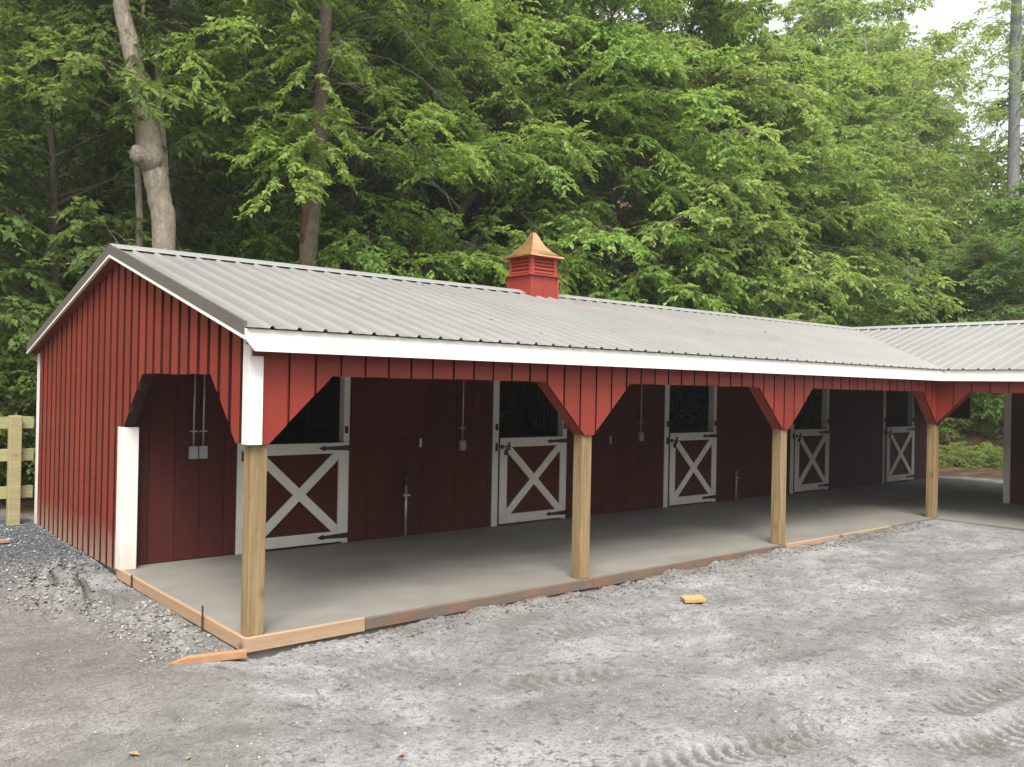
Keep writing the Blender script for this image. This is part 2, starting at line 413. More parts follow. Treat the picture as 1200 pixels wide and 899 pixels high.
d_ = np.maximum(np.maximum(GY-8.0, (GX-19.6)*.9), np.maximum(-GY-12.5, -GX-12.5))+fbm(GX, GY, 1.6, 3)*1.0
forest = sst(0, 1.2, d_)
leftw = sst(.0, 1.0, -GX+fbm(GX, GY, .8, 3)*.8)*sst(-3.2, .9, GY+fbm(GX, GY, 1.1, 3)*1.2)
edge = np.exp(-((GY+.13)**2)/.035)*sst(.8, 1.5, GX)*(1-sst(10.5, 11.5, GX))*(GY < 0)
heap = np.exp(-(((GX+.9)/.36)**2+((GY-2.32)/.4)**2))
soil = np.clip(leftw*.8-heap*.25, 0, 1)*(1-.45*sst(.15, .5, (GZ+.1)*4+fbm(GX, GY, .3, 3)*.3)*sst(.2, .6, GY)*(1-sst(2.8, 3.4, GY)))
soil = np.maximum(soil, edge*np.clip(.55+fbm(GX, GY, .5, 3)*.8, 0, .9))
chips = sst(3.4, 4.6, GY+fbm(GX, GY, .7, 3)*.9)*sst(.0, .1, -GX)*(1-sst(7.0, 8.2, GY))
for nm, arr in (('forest', forest), ('soil', soil), ('chips', chips), ('tread_shade', rut(GX, GY))):
    a = me.attributes.new(nm, 'FLOAT', 'POINT'); a.data.foreach_set('value', arr.ravel().astype(np.float32))
tag(link('ground', me), kind='structure')

# ------------------------------------------------------------------ concrete slab, stall floors
m = MB()
L = [(-.0, .0), (XW, .0), (XW, -6.3), (15.35, -6.3), (15.35, .1), (19.15, .1), (19.15, D+.05), (-.0, D+.05)]
m.prism(L, lambda a, b, d: (a, b, d), 0, -.25)
tag(m.build('concrete_slab', CONC), kind='structure')
m = MB().box(.02, 18.9, D+.06, WD-.03, -.25, -.012)
tag(m.build('stall_floor', GROUND), kind='structure')

# ------------------------------------------------------------------ the barn
barn = empty('horse_barn')
tag(barn, 'long red shed row horse barn with white trim, grey metal roof and open porch', 'barn')
def clip(poly, a, b, c):
    """keep a*x+b*y<=c"""
    out = []
    for i in range(len(poly)):
        p, q = poly[i], poly[(i+1) % len(poly)]
        dp, dq = a*p[0]+b*p[1]-c, a*q[0]+b*q[1]-c
        if dp <= 0: out.append(p)
        if dp*dq < 0:
            k = dp/(dp-dq); out.append((p[0]+(q[0]-p[0])*k, p[1]+(q[1]-p[1])*k))
    return out
def pl(pts, s):
    for (a, va), (b, vb) in zip(pts, pts[1:]):
        if a <= s <= b: return va+(vb-va)*(s-a)/(b-a) if b > a else va
    return pts[0][1] if s < pts[0][0] else pts[-1][1]
def boards(parent, s0, s1, pitch, gap, bot, top, fn, th, mats, name='board', start=None):
    """upright boards between s0 and s1; bot/top are polylines (s, z); fn(s, z, depth)->xyz"""
    s = s0 if start is None else start; rr = random.Random(11)
    while s < s1-.01:
        a, b = max(s, s0), min(s+pitch-gap, s1); s += pitch
        if b-a < .015: continue
        ks = sorted({a, b} | {p for p, _ in bot if a < p < b}); kt = sorted({a, b} | {p for p, _ in top if a < p < b})
        j = rr.uniform(-.004, .006)
        poly = [(k, pl(bot, k)+(j if pl(bot, k) > .5 else 0)) for k in ks]+[(k, pl(top, k)) for k in reversed(kt)]
        if max(z for _, z in poly)-min(z for _, z in poly) < .03: continue
        dj = rr.uniform(0, .003)
        MB().prism(poly, fn, -th-dj, -.0005, 0, 1).build(name, mats, parent)
RB = [RED, RED_SHADE]
zroof = lambda y: ZF+SLOPE*(y-YE) if y < YR else ZF+(ZR-ZF)*(REAR_Y-y)/(REAR_Y-YR)
HB, HC, PW = 2.09, 1.53, .14         # header underside, brace foot, post width
PITCH = .237
# -- gable wall (plane x=0, facing -X)
gfn = lambda s, z, d: (d, s, z)
g_top = [(0, zroof(0)-.09), (YR, ZR-.09), (WD, zroof(WD)-.09)]
g_bot = [(0, HC), (PW+.09, HC), (PW+.09+.56, HB), (2.60, HB), (3.16, HC), (3.17, -.03), (WD, -.03)]
core = [(0, HC), (.14, HC), (.72, HB), (2.60, HB), (3.16, HC), (3.2, HC), (3.2, -.03), (WD, -.03), (WD, zroof(WD)-.1), (YR, ZR-.1), (0, zroof(0)-.1)]
gw = MB().prism(core, gfn, 0, .09).build('gable_wall', RED_SHADE, barn)
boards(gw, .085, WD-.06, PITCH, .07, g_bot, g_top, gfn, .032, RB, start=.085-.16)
# white trim of the gable
MB().box(-.05, .12, D-.20, D-.03, .0, HC-.01).build('corner_trim', WHITE, barn, bevel=.004)
MB().box(-.045, .0, WD-.06, WD+.03, -.03, zroof(WD)-.13).build('corner_trim', WHITE, barn)
# -- rakes
for nm, mat, x0, x1, t0, t1 in (('rake_trim', TAUPE, -.158, -.135, .035, -.075), ('rake_board', WHITE, -.161, -.13, -.078, -.103), ('rake_soffit', RED, -.129, -.002, -.085, -.10)):
    for side in (0, 1):
        ys = (YE+.03, YR) if side == 0 else (YR, REAR_Y-.04)
        poly = [(ys[0], zroof(ys[0])+t1), (ys[1], zroof(ys[1])+t1), (ys[1], zroof(ys[1])+t0), (ys[0], zroof(ys[0])+t0)]
        MB().prism(poly, lambda a, b, d: (d, a, b), x0, x1).build(nm, mat, barn)

# -- front header with braces (plane y=0, facing -Y)
posts_x = [0, 3.69, 7.395]
hfn = lambda s, z, d: (s, d, z)
def header_bot(xs, end):
    pts = []
    for i, x in enumerate(xs):
        a, b = x-.015 if i == 0 else x+.005, x+PW-.005
        if i: pts += [(a-.565, HB), (a, HC)]
        else: pts += [(a, HC)]
        pts += [(b, HC), (b+.565, HB)]
    return pts+end
hb = header_bot(posts_x, [(XW-.51, HB), (XW+.02, HC), (XW+PW, HC)])
HT = 2.34
core = hb+[(XW+PW, HT), (-.015, HT)]
hd = MB().prism(core, hfn, 0, PW).build('front_header', RED, barn)
hb_b = hb
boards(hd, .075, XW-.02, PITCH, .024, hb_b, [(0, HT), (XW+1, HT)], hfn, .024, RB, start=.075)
MB().box(-.024, .07, -.049, -.001, 2.238, 2.324).build('header_block', RED, barn)
# white corner trim on the first post
MB().box(-.05, -.026, -.05, .075, HC, zroof(.0)-.11).build('corner_trim', WHITE, barn, bevel=.003)
MB().box(-.0255, .07, -.05, -.026, HC, 2.235).build('corner_trim', WHITE, barn, bevel=.003)
# soffit + fascia
MB().box(-.06, XWE+.10, YE+.045, -.001, 2.325, 2.345).build('soffit', RED, barn)
fp = [(-.155, ZF-.012), (-.155, ZF-.09), (-.07, 2.268), (XWE+.03, 2.268), (XWE+.03, ZF-.012)]
MB().prism(fp, hfn, YE+.018, YE+.043).build('fascia', WHITE, barn)
# -- posts
def post(x, y):
    o = MB().box(x, x+PW, y, y+PW, 0, HC+.3).build('post', POST, barn, bevel=.006)
    return o
for x in posts_x: post(x, 0)
post(XW, 0); post(XW, -4.6)
# -- wing header (plane x=XW, facing -X), runs towards -Y
wfn = lambda s, z, d: (XW+d, -s, z)
wb = [(-PW, HC), (-.02, HC), (.545, HB), (4.0, HB), (4.46, HC), (4.6, HC), (5.165, HB), (6.3, HB)]
wh = MB().prism([(-PW+.002, HC), (-.02, HC), (.545, HB), (4.0, HB), (4.46, HC), (4.6, HC), (5.165, HB), (6.3, HB), (6.3, HT), (-PW+.002, HT)], wfn, .002, PW).build('wing_header', RED, barn)
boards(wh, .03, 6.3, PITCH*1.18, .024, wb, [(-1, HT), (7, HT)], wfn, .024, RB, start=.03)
MB().box(XWE+.045, XW-.001, -6.3, .0, 2.325, 2.345).build('soffit', RED, barn)
MB().box(XWE+.018, XWE+.043, -6.4, YE+.043+.12, 2.268, ZF-.012).build('fascia', WHITE, barn)

# -- stall fronts
doors = [(1.2936, 2.7754), (5.1343, 6.6131), (8.9479, 10.3941), (12.8299, 14.2475), (16.5734, 18.0462)]
sfn = lambda s, z, d: (s, D+d, z)
ztop = lambda y: zroof(y)-.05
edges = [0.0]+[e for d in doors for e in d]+[RX]
for k in range(0, len(edges), 2):
    a, b = edges[k], edges[k+1]
    w = MB().box(a, b, D+.001, D+.09, 0, ztop(D)).build('stall_front_wall', RED_SHADE, barn)
    boards(w, a+.004, b-.004, .285, .006, [(-1, .012), (30, .012)], [(-1, ztop(D)-.02), (30, ztop(D)-.02)], sfn, .018, [RED_IN, RED_SHADE])
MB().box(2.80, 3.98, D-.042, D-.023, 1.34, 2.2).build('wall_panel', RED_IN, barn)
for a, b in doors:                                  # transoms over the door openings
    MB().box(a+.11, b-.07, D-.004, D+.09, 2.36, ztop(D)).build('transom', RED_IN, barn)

def make_door(a, b):
    d = empty('stall_door', (a, D-.03, 0), barn)
    w = b-a; x0, x1, z0, z1 = .115, w-.035, .03, 1.285
    MB().box(.0, .11, -.004, .12, 0, 2.36).build('jamb', WHITE, d, bevel=.003)
    MB().box(w-.085, w, -.004, .12, 0, 2.36).build('jamb', WHITE, d, bevel=.003)
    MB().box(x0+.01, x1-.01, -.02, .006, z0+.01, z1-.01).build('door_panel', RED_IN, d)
    sw = .135
    for p in ((x0, x0+sw, z0, z1), (x1-sw, x1, z0, z1)): MB().box(p[0], p[1], -.043, -.021, p[2], p[3]).build('stile', WHITE, d, bevel=.003)
    for p in ((z0, z0+sw), (z1-sw, z1)): MB().box(x0+sw+.001, x1-sw-.001, -.043, -.021, p[0], p[1]).build('rail', WHITE, d, bevel=.003)
    ia, ib, ja, jb = x0+sw+.002, x1-sw-.002, z0+sw+.002, z1-sw-.002
    for sgn, yy in ((1, (-.0415, -.021)), (-1, (-.0405, -.0215))):
        A = (ia, ja if sgn > 0 else jb); B = (ib, jb if sgn > 0 else ja)
        ln = math.hypot(B[0]-A[0], B[1]-A[1]); nx_, nz_ = -(B[1]-A[1])/ln*.055, (B[0]-A[0])/ln*.055
        ex, ez = (B[0]-A[0])*.2, (B[1]-A[1])*.2
        poly = [(A[0]-ex+nx_, A[1]-ez+nz_), (A[0]-ex-nx_, A[1]-ez-nz_), (B[0]+ex-nx_, B[1]+ez-nz_), (B[0]+ex+nx_, B[1]+ez+nz_)]
        for q in ((-1, 0, -ia), (1, 0, ib), (0, -1, -ja), (0, 1, jb)): poly = clip(poly, *q)
        MB().prism(poly, lambda s, z, dd: (s, dd, z), *yy).build('cross_brace', WHITE, d)
    for zz in (z1-.068, z0+.075):
        h = MB(); xr = w+.005
        h.prism([(xr-.02, zz-.034), (xr-.02, zz+.034), (xr-.36, zz+.019), (xr-.385, zz+.033), (xr-.46, zz), (xr-.385, zz-.033), (xr-.36, zz-.019)], lambda s, z, dd: (s, dd, z), -.050, -.0435)
        h.tube([(xr-.012, -.05, zz-.045), (xr-.012, -.05, zz+.045)], .011, 8)
        for q in (.08, .2, .32): h.tube([(xr-q, -.056, zz), (xr-q, -.049, zz)], .009, 6)
        h.build('strap_hinge', BLACK, d)
    la = MB(); zz = z1-.13
    la.box(.05, .075, -.03, -.004, zz-.06, zz+.055); la.box(.075, .30, -.062, -.052, zz-.004, zz+.014)
    la.box(.12, .16, -.055, -.0435, zz-.03, zz+.03); la.box(.255, .285, -.058, -.0435, zz-.05, zz+.065)
    la.tube([(.21, -.066, zz-.01), (.19, -.066, zz-.06), (.235, -.066, zz-.06), (.21, -.066, zz-.01)], .008, 6)
    la.box(.185, .24, -.066, -.0437, zz-.12, zz-.05)
    la.build('latch', BLACK, d)
    for xx in (.06, w-.05):
        MB().box(xx-.016, xx+.016, -.03, -.0045, 1.40, 1.49).build('hinge_bracket', BLACK, d)
    return d
for a, b in doors: make_door(a, b)
# -- interior of the stalls
for x in (3.95, 7.75, 11.55, 15.35):
    pw_ = empty('stall_partition', (x, D+.1, 0), barn)
    n = 9
    for k in range(n): MB().box(-.03, .03, 0, WD-D-.2, .02+k*.142, .02+k*.142+.138).build('plank', PLANKIN, pw_)
    g = MB()
    for k in range(34): g.tube([(0, .06+k*.103, 1.29), (0, .06+k*.103, 2.2)], .011, 6)
    g.box(-.02, .02, 0, WD-D-.2, 2.2, 2.26)
    tag(g.build('grille_bars', BARM, pw_), kind='stuff')
MB().box(.0, RX, WD-.09, WD, -.03, zroof(WD)-.1).build('rear_wall', RED, barn)
MB().box(.1, RX-.1, WD-.12, WD-.092, 0, 2.4).build('stall_lining', PLANKIN, barn)
MB().box(RX-.09, RX, D+.06, WD, -.03, ztop(WD-.1)).build('end_wall', RED, barn)
# -- wing stalls: front wall x=15.21, side wall facing the breezeway, rear wall
XS = XW+D
w = MB().box(XS+.02, XS+.09, -6.3, .10, 0, ZR-.35).build('wing_stall_wall', RED_SHADE, barn)
boards(w, -.08, 6.3, .285, .006, [(-9, .012), (9, .012)], [(-9, 2.9), (9, 2.9)], lambda s, z, d: (XS+.019+d, -s, z), .018, [RED_IN, RED_SHADE])
MB().box(XS-.03, XS+.12, .085, .20, 0, 2.6).build('corner_trim', WHITE, barn, bevel=.004)
MB().box(XS+.125, RX, .02, .10, -.03, 2.6).build('breezeway_wall', RED_IN, barn)
MB().box(RX-.09, RX, -6.3, .018, -.03, 2.5).build('wing_rear_wall', RED, barn)
# breezeway far opening
bfn = lambda s, z, d: (RX+d, s, z)
MB().prism([(.10, 2.13), (2.35, 2.13), (2.35, 1.50), (D, 1.50), (D, 2.6), (.10, 2.6)], bfn, -.09, 0).build('rear_header', RED_IN, barn)

# -- metal roof
def rib_profile(w):
    p, pts, x = .2286, [], 0
    n = int(round(w/p))
    for k in range(n):
        b = k*p
        pts += [(b, 0), (b+.055, 0), (b+.055+.045, .003), (b+.055+.07, 0), (b+p-.05, 0), (b+p-.036, .021), (b+p-.016, .021)]
    return pts+[(n*p, 0)]
PANW = .2286*4
def roof_panel(u0, org, ud, vd, vlen, cuts, parent, name='roof_panel', mat=ROOF):
    """panel at u0 along ud, running vlen down vd; cuts: list of (co, normal) with the normal side removed"""
    org, ud, vd = Vector(org), Vector(ud), Vector(vd).normalized(); nrm = ud.cross(vd).normalized()
    if nrm.z < 0: nrm = -nrm
    pr = rib_profile(PANW); v = []; 
    for s in (0, vlen):
        for a, h in pr: v.append(org+ud*(u0+a)+vd*s+nrm*h)
    n = len(pr); f = [(i, i+1, n+i+1, n+i) for i in range(n-1)]
    me = bpy.data.meshes.new(name); me.from_pydata(v, [], f); me.materials.append(mat)
    bm = bmesh.new(); bm.from_mesh(me)
    for co, no in cuts:
        bmesh.ops.bisect_plane(bm, geom=bm.verts[:]+bm.edges[:]+bm.faces[:], plane_co=co, plane_no=no, clear_outer=True, dist=1e-5)
    if len(bm.faces) == 0: bm.free(); return
    for fc in bm.faces:
        if fc.normal.dot(nrm) < 0: fc.normal_flip()
    bm.to_mesh(me); bm.free()
    o = bpy.data.objects.new(name, me); COL.objects.link(o); o.parent = parent
    sm = o.modifiers.new('thickness', 'SOLIDIFY'); sm.thickness = .002; sm.offset = -1
    return o
valley = Vector((XWR, YR, ZR))-Vector((XWE, YE, ZF))
vn = Vector((valley.y, -valley.x, 0)).normalized()        # points to +X -Y: wing side
vc = (XWE, YE, 0)
rf = MB().box(0, XWR-.6, YR-.02, YR+.02, ZR-.32, ZR-.06).build('ridge_beam', RED_IN, barn)
front_dir = (0, YE-YR, ZF-ZR); fl = math.hypot(YR-YE, ZR-ZF)+.012
main_roof = empty('main_roof_slope', (0, 0, 0), barn)
k = 0
while -.15+k*PANW < XWR:
    u = -.15+k*PANW
    roof_panel(u, (0, YR, ZR), (1, 0, 0), front_dir, fl, [(vc, vn)], main_roof); k += 1
wing_roof = empty('wing_roof_slope', (0, 0, 0), barn)
k = 0
while k*PANW < 10:
    roof_panel(-6.45+k*PANW, (XWR, 0, ZR), (0, 1, 0), (XWE-XWR, 0, ZF-ZR), fl, [(vc, -vn), ((0, YR, 0), (0, 1, 0))], wing_roof); k += 1
rear = MB()
rear.add([(-.15, YR, ZR), (XWR, YR, ZR), (REAR_X, REAR_Y, ZF), (-.15, REAR_Y, ZF)], [(0, 1, 2, 3)])
rear.build('rear_roof_slope', ROOF, barn, fix=False)
rear = MB(); rear.add([(XWR, YR, ZR), (XWR, -6.45, ZR), (REAR_X, -6.45, ZF), (REAR_X, REAR_Y, ZF)], [(0, 1, 2, 3)])
rear.build('rear_roof_slope', ROOF, barn, fix=False)
# underside lining so that no light comes through the sheets
# ridge caps
def ridge_cap(prof_pts, fn, s0, s1):
    m = MB(); n = len(prof_pts)
    m.add([fn(a, b, s) for s in (s0, s1) for a, b in prof_pts], [(i, i+1, n+i+1, n+i) for i in range(n-1)])
    o = m.build('ridge_cap', CAPM, barn, fix=False); sm = o.modifiers.new('t', 'SOLIDIFY'); sm.thickness = .002; sm.offset = 0
c_, z_ = .16, .16*SLOPE
cap = [(-c_-.004, -z_+.021), (-c_, -z_+.029), (-.03, .038-.03*SLOPE+.006), (0, .044), (.03, .038-.03*SLOPE+.006), (c_, -z_+.029), (c_+.004, -z_+.021)]
ridge_cap(cap, lambda a, b, s: (s, YR+a, ZR+b), -.16, XWR)
ridge_cap(cap, lambda a, b, s: (XWR+a, s, ZR+b), -6.45, YR+.05)
# -- cupola
CX, CY, CW = 5.90, YR, .27
cu = empty('cupola', (CX, CY, ZR-.16), barn)
b0 = ZR-.16
RC = paint('cupola_red', (.33, .045, .03), .4, .1, 0, False)
zz = lambda z: z-b0
s2 = CW*SLOPE
MB().prism([(-CW, s2*0+.16-CW*SLOPE-.02), (0, .14), (CW, .16-CW*SLOPE-.02), (CW, zz(3.69)), (-CW, zz(3.69))], lambda a, b, d: (d, a, b), -CW, CW).build('base', RC, cu)
for sx, sy in ((-1, -1), (1, -1), (-1, 1), (1, 1)):
    MB().box(sx*CW-.03*(sx > 0)-.008*(sx < 0), sx*CW+.03*(sx < 0)+.008*(sx > 0), sy*CW-.03*(sy > 0)-.008*(sy < 0), sy*CW+.03*(sy < 0)+.008*(sy > 0), .16-CW*SLOPE-.015, zz(3.688)).build('base_corner', RC, cu)
MB().box(-.012, .012, -CW-.008, -CW+.002, .07, zz(3.688)).build('batten', RC, cu)
MB().box(-CW-.008, -CW+.002, -.012, .012, .13, zz(3.688)).build('batten', RC, cu)
MB().box(-CW-.04, CW+.04, -CW-.04, CW+.04, zz(3.69), zz(3.715)).build('band', RC, cu, bevel=.004)
cw = CW-.015
for sx, sy in ((-1, -1), (1, -1), (-1, 1), (1, 1)):
    MB().box(min(sx*cw, sx*(cw-.06)), max(sx*cw, sx*(cw-.06)), min(sy*cw, sy*(cw-.06)), max(sy*cw, sy*(cw-.06)), zz(3.715), zz(3.98)).build('corner_post', RC, cu)
MB().box(-cw+.04, cw-.04, -cw+.04, cw-.04, zz(3.716), zz(3.97)).build('core', RED_SHADE, cu)
for f_ in range(4):
    rot = Matrix.Rotation(f_*math.pi/2, 3, 'Z')
    for q in range(4):
        m = MB(); z = zz(3.735)+q*.055
        m.add([rot@Vector(p) for p in ((-cw+.06, -cw+.003, z), (cw-.06, -cw+.003, z), (cw-.06, -cw+.038, z+.055), (-cw+.06, -cw+.038, z+.055),
               (-cw+.06, -cw+.003, z+.012), (cw-.06, -cw+.003, z+.012), (cw-.06, -cw+.038, z+.067), (-cw+.06, -cw+.038, z+.067))],
              [(0,3,2,1),(4,5,6,7),(0,1,5,4),(1,2,6,5),(2,3,7,6),(3,0,4,7)])
        m.build('louvre', RC, cu)
MB().box(-cw-.012, cw+.012, -cw-.012, cw+.012, zz(3.955), zz(3.985)).build('top_rail', RC, cu)
m = MB(); rings = [(.335, 3.975), (.335, 3.995), (.27, 4.03), (.20, 4.085), (.135, 4.16), (.085, 4.25), (.05, 4.33), (.02, 4.372)]
for r, z in rings: m.v += [(-r, -r, zz(z)), (r, -r, zz(z)), (r, r, zz(z)), (-r, r, zz(z))]
for i in range(len(rings)-1):
    for k in range(4): m.f.append((i*4+k, i*4+(k+1) % 4, i*4+4+(k+1) % 4, i*4+4+k)); m.m.append(0)
m.f += [(3, 2, 1, 0), tuple(len(m.v)-4+k for k in range(4))]; m.m += [0, 0]
m.build('copper_roof', COPPER, cu)
# -- wiring on the stall fronts
def conduit(x, zb, two=False):
    for k, dx in enumerate((-.055, .055) if two else (0,)):
        MB().tube([(x+dx, D-.04, zb+.1), (x+dx, D-.04, 2.5)], .0125, 8).build('conduit', GALV, barn, smooth=True)
        MB().box(x+dx-.05, x+dx+.045, D-.075, D-.021, zb-.045, zb+.1).build('outlet_box', GREYBOX, barn, bevel=.006)
        MB().box(x+dx-.04, x+dx+.04, D-.05, D-.0215, zb+.26, zb+.275).build('pipe_strap', GALV, barn)
conduit(.823, 1.19, True); conduit(4.575, 1.17); conduit(8.32, 1.21)
for x, z in ((3.87, 1.25), (7.6, 1.2)):
    MB().box(x-.015, x+.015, D-.04, D-.0185, z-.06, z+.06).build('wall_hook', GALV, barn)

m = MB(); rl = random.Random(9)
for _ in range(26):
    x, y = rl.uniform(1, 11), rl.uniform(.0, YR-.3)
    if rl.random() < .4: x = rl.uniform(5, 9)
    c = Vector((x, y, zroof(y)+.012)); a = rl.uniform(0, 6.28); s_ = rl.uniform(.010, .026)
    m.add([c+Vector((math.cos(a+k*1.57)*s_*(1.4 if k % 2 else .7), math.sin(a+k*1.57)*s_*(1.4 if k % 2 else .7), math.sin(a+k*1.57)*s_*.28+.004*(k % 2))) for k in range(4)], [(0, 1, 2), (0, 2, 3)])
tag(m.build('roof_litter', RUST, fix=False), 'dark specks of leaf litter scattered over the main roof slope', 'litter', kind='stuff')
# ------------------------------------------------------------------ yard hydrants
def hydrant(x, y, h, label, head=True):
    o = empty('water_hydrant', (x, y, 0)); tag(o, label, 'hydrant', 'yard hydrants along the stall fronts')
    MB().tube([(0, 0, -.01), (0, 0, h)], .019, 10).build('standpipe', GALV, o, smooth=True)
    MB().box(-.055, .055, -.024, -.016, h*.8-.012, h*.8+.012).build('pipe_clamp', GALV, o)
    MB().tube([(0, 0, h*.8), (0, .055, h*.8)], .008, 6).build('wall_bracket', GALV, o)
    if head:
        b = MB(); b.tube([(0, 0, h), (0, 0, h+.05), (0, 0, h+.11), (0, 0, h+.15)], [.024, .04, .036, .02], 10); b.tube([(0, 0, h+.07), (.05, -.03, h+.07), (.075, -.045, h+.03)], [.02, .018, .02], 8)
        b.build('valve_head', BLACK, o, smooth=True)
        MB().bar((0, 0, h+.14), (-.1, .005, h+.05), .022, .012).build('handle', BLACK, o)
    else:
        MB().tube([(0, 0, h), (0, 0, h+.02)], .024, 10).build('cap', GALV, o)
hydrant(3.61, 3.24, .70, 'grey hydrant pipe with black head on the wall between first two stall doors')
hydrant(10.95, 3.25, .52, 'short pale pipe rising from the slab right of the third stall door', False)

# ------------------------------------------------------------------ form boards and odd timber
m = MB().box(-.04, -.002, -.01, 3.28, -.105, .004)
tag(m.build('form_board', FORM_Y, bevel=.003), 'clean pine form board along the left edge of the slab under the gable', 'board', 'form boards round the slab')
fb = [(-.035, 1.05, FORM_X, 'clean pale form board end in front of the corner post', .09, .006), (1.055, 3.85, FORM_DIRTY, 'muddy form board between the first and second porch post', .08, .0),
      (3.855, 7.5, FORM_DIRTY, 'reddish muddy form board between the second and third porch post', .085, .004), (7.505, 10.35, FORM_X, 'pale form board right of the third porch post, fading into gravel', .07, .003)]
for a, b, mt, lb, h, dz in fb:
    tag(MB().box(a, b, -.042, -.003, -h-.02, dz).build('form_board', mt, bevel=.004), lb, 'board', 'form boards round the slab')
for y, lb, h in ((2.72, 'dark iron form stake near the back of the left form board', .03), (.80, 'rusty iron form stake nearest the corner post', .10)):
    tag(MB().tube([(-.056, y, -.2), (-.054, y, h)], .009, 6).build('form_stake', RUST), lb, 'stake', 'iron stakes holding the form')
gz = lambda x, y: float(ground_z(np.array([x]), np.array([y]))[0])
m = MB()
p, q = Vector((-.05, -.10, -.09)), Vector((-.47, .02, -.10))
m.bar(p, q, .075, .05)
d = (q-p).normalized(); sd_ = d.cross(Vector((0, 0, 1))).normalized(); n = len(m.v)
tip = q+d*.17+Vector((0, 0, -.018))
e = [q+sd_*(a*.0375)+Vector((0, 0, 1))*(b*.025) for a, b in ((-1, -1), (1, -1), (1, 1), (-1, 1))]
m.add(e+[tip], [(0, 1, 4), (1, 2, 4), (2, 3, 4), (3, 0, 4)])
tag(m.build('wooden_stake', STAKE, fix=False), 'pointed orange wooden stake lying on the gravel at the corner post', 'stake')
o = MB().box(-.11, .11, -.075, .075, 0, .038).build('lumber_offcut', BLOCK, bevel=.003)
o.location = (4.25, -1.06, gz(4.25, -1.06)+.02); o.rotation_euler = (R(2), R(-2), R(-32))
tag(o, 'short yellow lumber offcut lying alone on the grey gravel', 'offcut')
o = MB().box(-1.3, 0, -.045, .045, 0, .038).build('loose_plank', FORM_X, bevel=.003)
o.location = (-.61, 5.72, gz(-.61, 5.72)+.015); o.rotation_euler = (0, R(1), R(8))
tag(o, 'thin pinkish plank lying on dark gravel left of the gable', 'plank')

# ------------------------------------------------------------------ fence
fe = empty('board_fence', (0, 7.12, 0)); tag(fe, 'pale treated board fence with three rails meeting the barn rear corner', 'fence')
for x in (-.30, -2.75):
    MB().box(x-.075, x+.075, -.08, .06, -.15, 1.5).build('fence_post', FENCE, fe, bevel=.006)
for zc in (1.40, .95, .43):
    MB().box(-4.6, -.045, .062, .092, zc-.085, zc+.085).build('fence_rail', FENCE, fe, bevel=.003)

# ------------------------------------------------------------------ loose stones
def stones(name, n, xs, ys, size, mat, keep=None, kind='stuff', zoff=.25):
    r = np.random.default_rng(hash(name) % 1000 if False else len(name)*31)
    x = r.uniform(*xs, n); y = r.uniform(*ys, n)
    if keep is not None:
        k = keep(x, y, r); x, y = x[k], y[k]
    n = len(x); s = size[0]+(size[1]-size[0])*r.random(n)**3
    ico = np.array([(0,0,1),(.89,0,.45),(.28,.85,.45),(-.72,.53,.45),(-.72,-.53,.45),(.28,-.85,.45),(.72,.53,-.45),(-.28,.85,-.45),(-.89,0,-.45),(-.28,-.85,-.45),(.72,-.53,-.45),(0,0,-1)])
    fc = np.array([(0,1,2),(0,2,3),(0,3,4),(0,4,5),(0,5,1),(1,6,2),(2,7,3),(3,8,4),(4,9,5),(5,10,1),(6,7,2),(7,8,3),(8,9,4),(9,10,5),(10,6,1),(11,7,6),(11,8,7),(11,9,8),(11,10,9),(11,6,10)])
    v = ico[None]*r.uniform(.65, 1.2, (n, 12, 1))*np.stack([r.uniform(.7, 1.3, n), r.uniform(.7, 1.3, n), r.uniform(.45, .8, n)], -1)[:, None]
    a = r.uniform(0, 6.28, n); ca, sa = np.cos(a)[:, None], np.sin(a)[:, None]
    vx = v[..., 0]*ca-v[..., 1]*sa; vy = v[..., 0]*sa+v[..., 1]*ca
    v = np.stack([vx, vy, v[..., 2]], -1)*s[:, None, None]
    z = ground_z(x, y)+s*zoff
    v += np.stack([x, y, z], -1)[:, None]
    f = (fc[None]+(np.arange(n)*12)[:, None, None]).reshape(-1, 3)
    me = np_mesh(name, v.reshape(-1, 3), f, mat)
    at_ = me.attributes.new('rnd', 'FLOAT', 'POINT'); at_.data.foreach_set('value', np.repeat(r.random(n), 12).astype(np.float32))
    return link(name, me)
STONE, t_, p_ = new_mat('crushed_stone'); a_ = N(t_, 'ShaderNodeAttribute', attribute_name='rnd')
t_.links.new(ramp(t_, a_.outputs['Fac'], [(0, (.10, .10, .105)), (.5, (.22, .22, .22)), (.93, (.33, .325, .315)), (1, (.45, .44, .42))]), p_.inputs['Base Color']); p_.inputs['Roughness'].default_value = .85
CLOD, t_, p_ = new_mat('dark_clods'); a_ = N(t_, 'ShaderNodeAttribute', attribute_name='rnd')
t_.links.new(ramp(t_, a_.outputs['Fac'], [(0, (.06, .052, .045)), (.7, (.13, .118, .105)), (1, (.24, .23, .215))]), p_.inputs['Base Color']); p_.inputs['Roughness'].default_value = .95
CHIP, t_, p_ = new_mat('blue_grey_chips'); a_ = N(t_, 'ShaderNodeAttribute', attribute_name='rnd')
t_.links.new(ramp(t_, a_.outputs['Fac'], [(0, (.05, .053, .06)), (.6, (.11, .115, .125)), (.93, (.2, .205, .21)), (1, (.5, .49, .47))]), p_.inputs['Base Color']); p_.inputs['Roughness'].default_value = .85
SOILM, t_, p_ = new_mat('grey_clods'); a_ = N(t_, 'ShaderNodeAttribute', attribute_name='rnd')
t_.links.new(ramp(t_, a_.outputs['Fac'], [(0, (.12, .112, .10)), (.6, (.22, .208, .19)), (1, (.34, .33, .305))]), p_.inputs['Base Color']); p_.inputs['Roughness'].default_value = .95
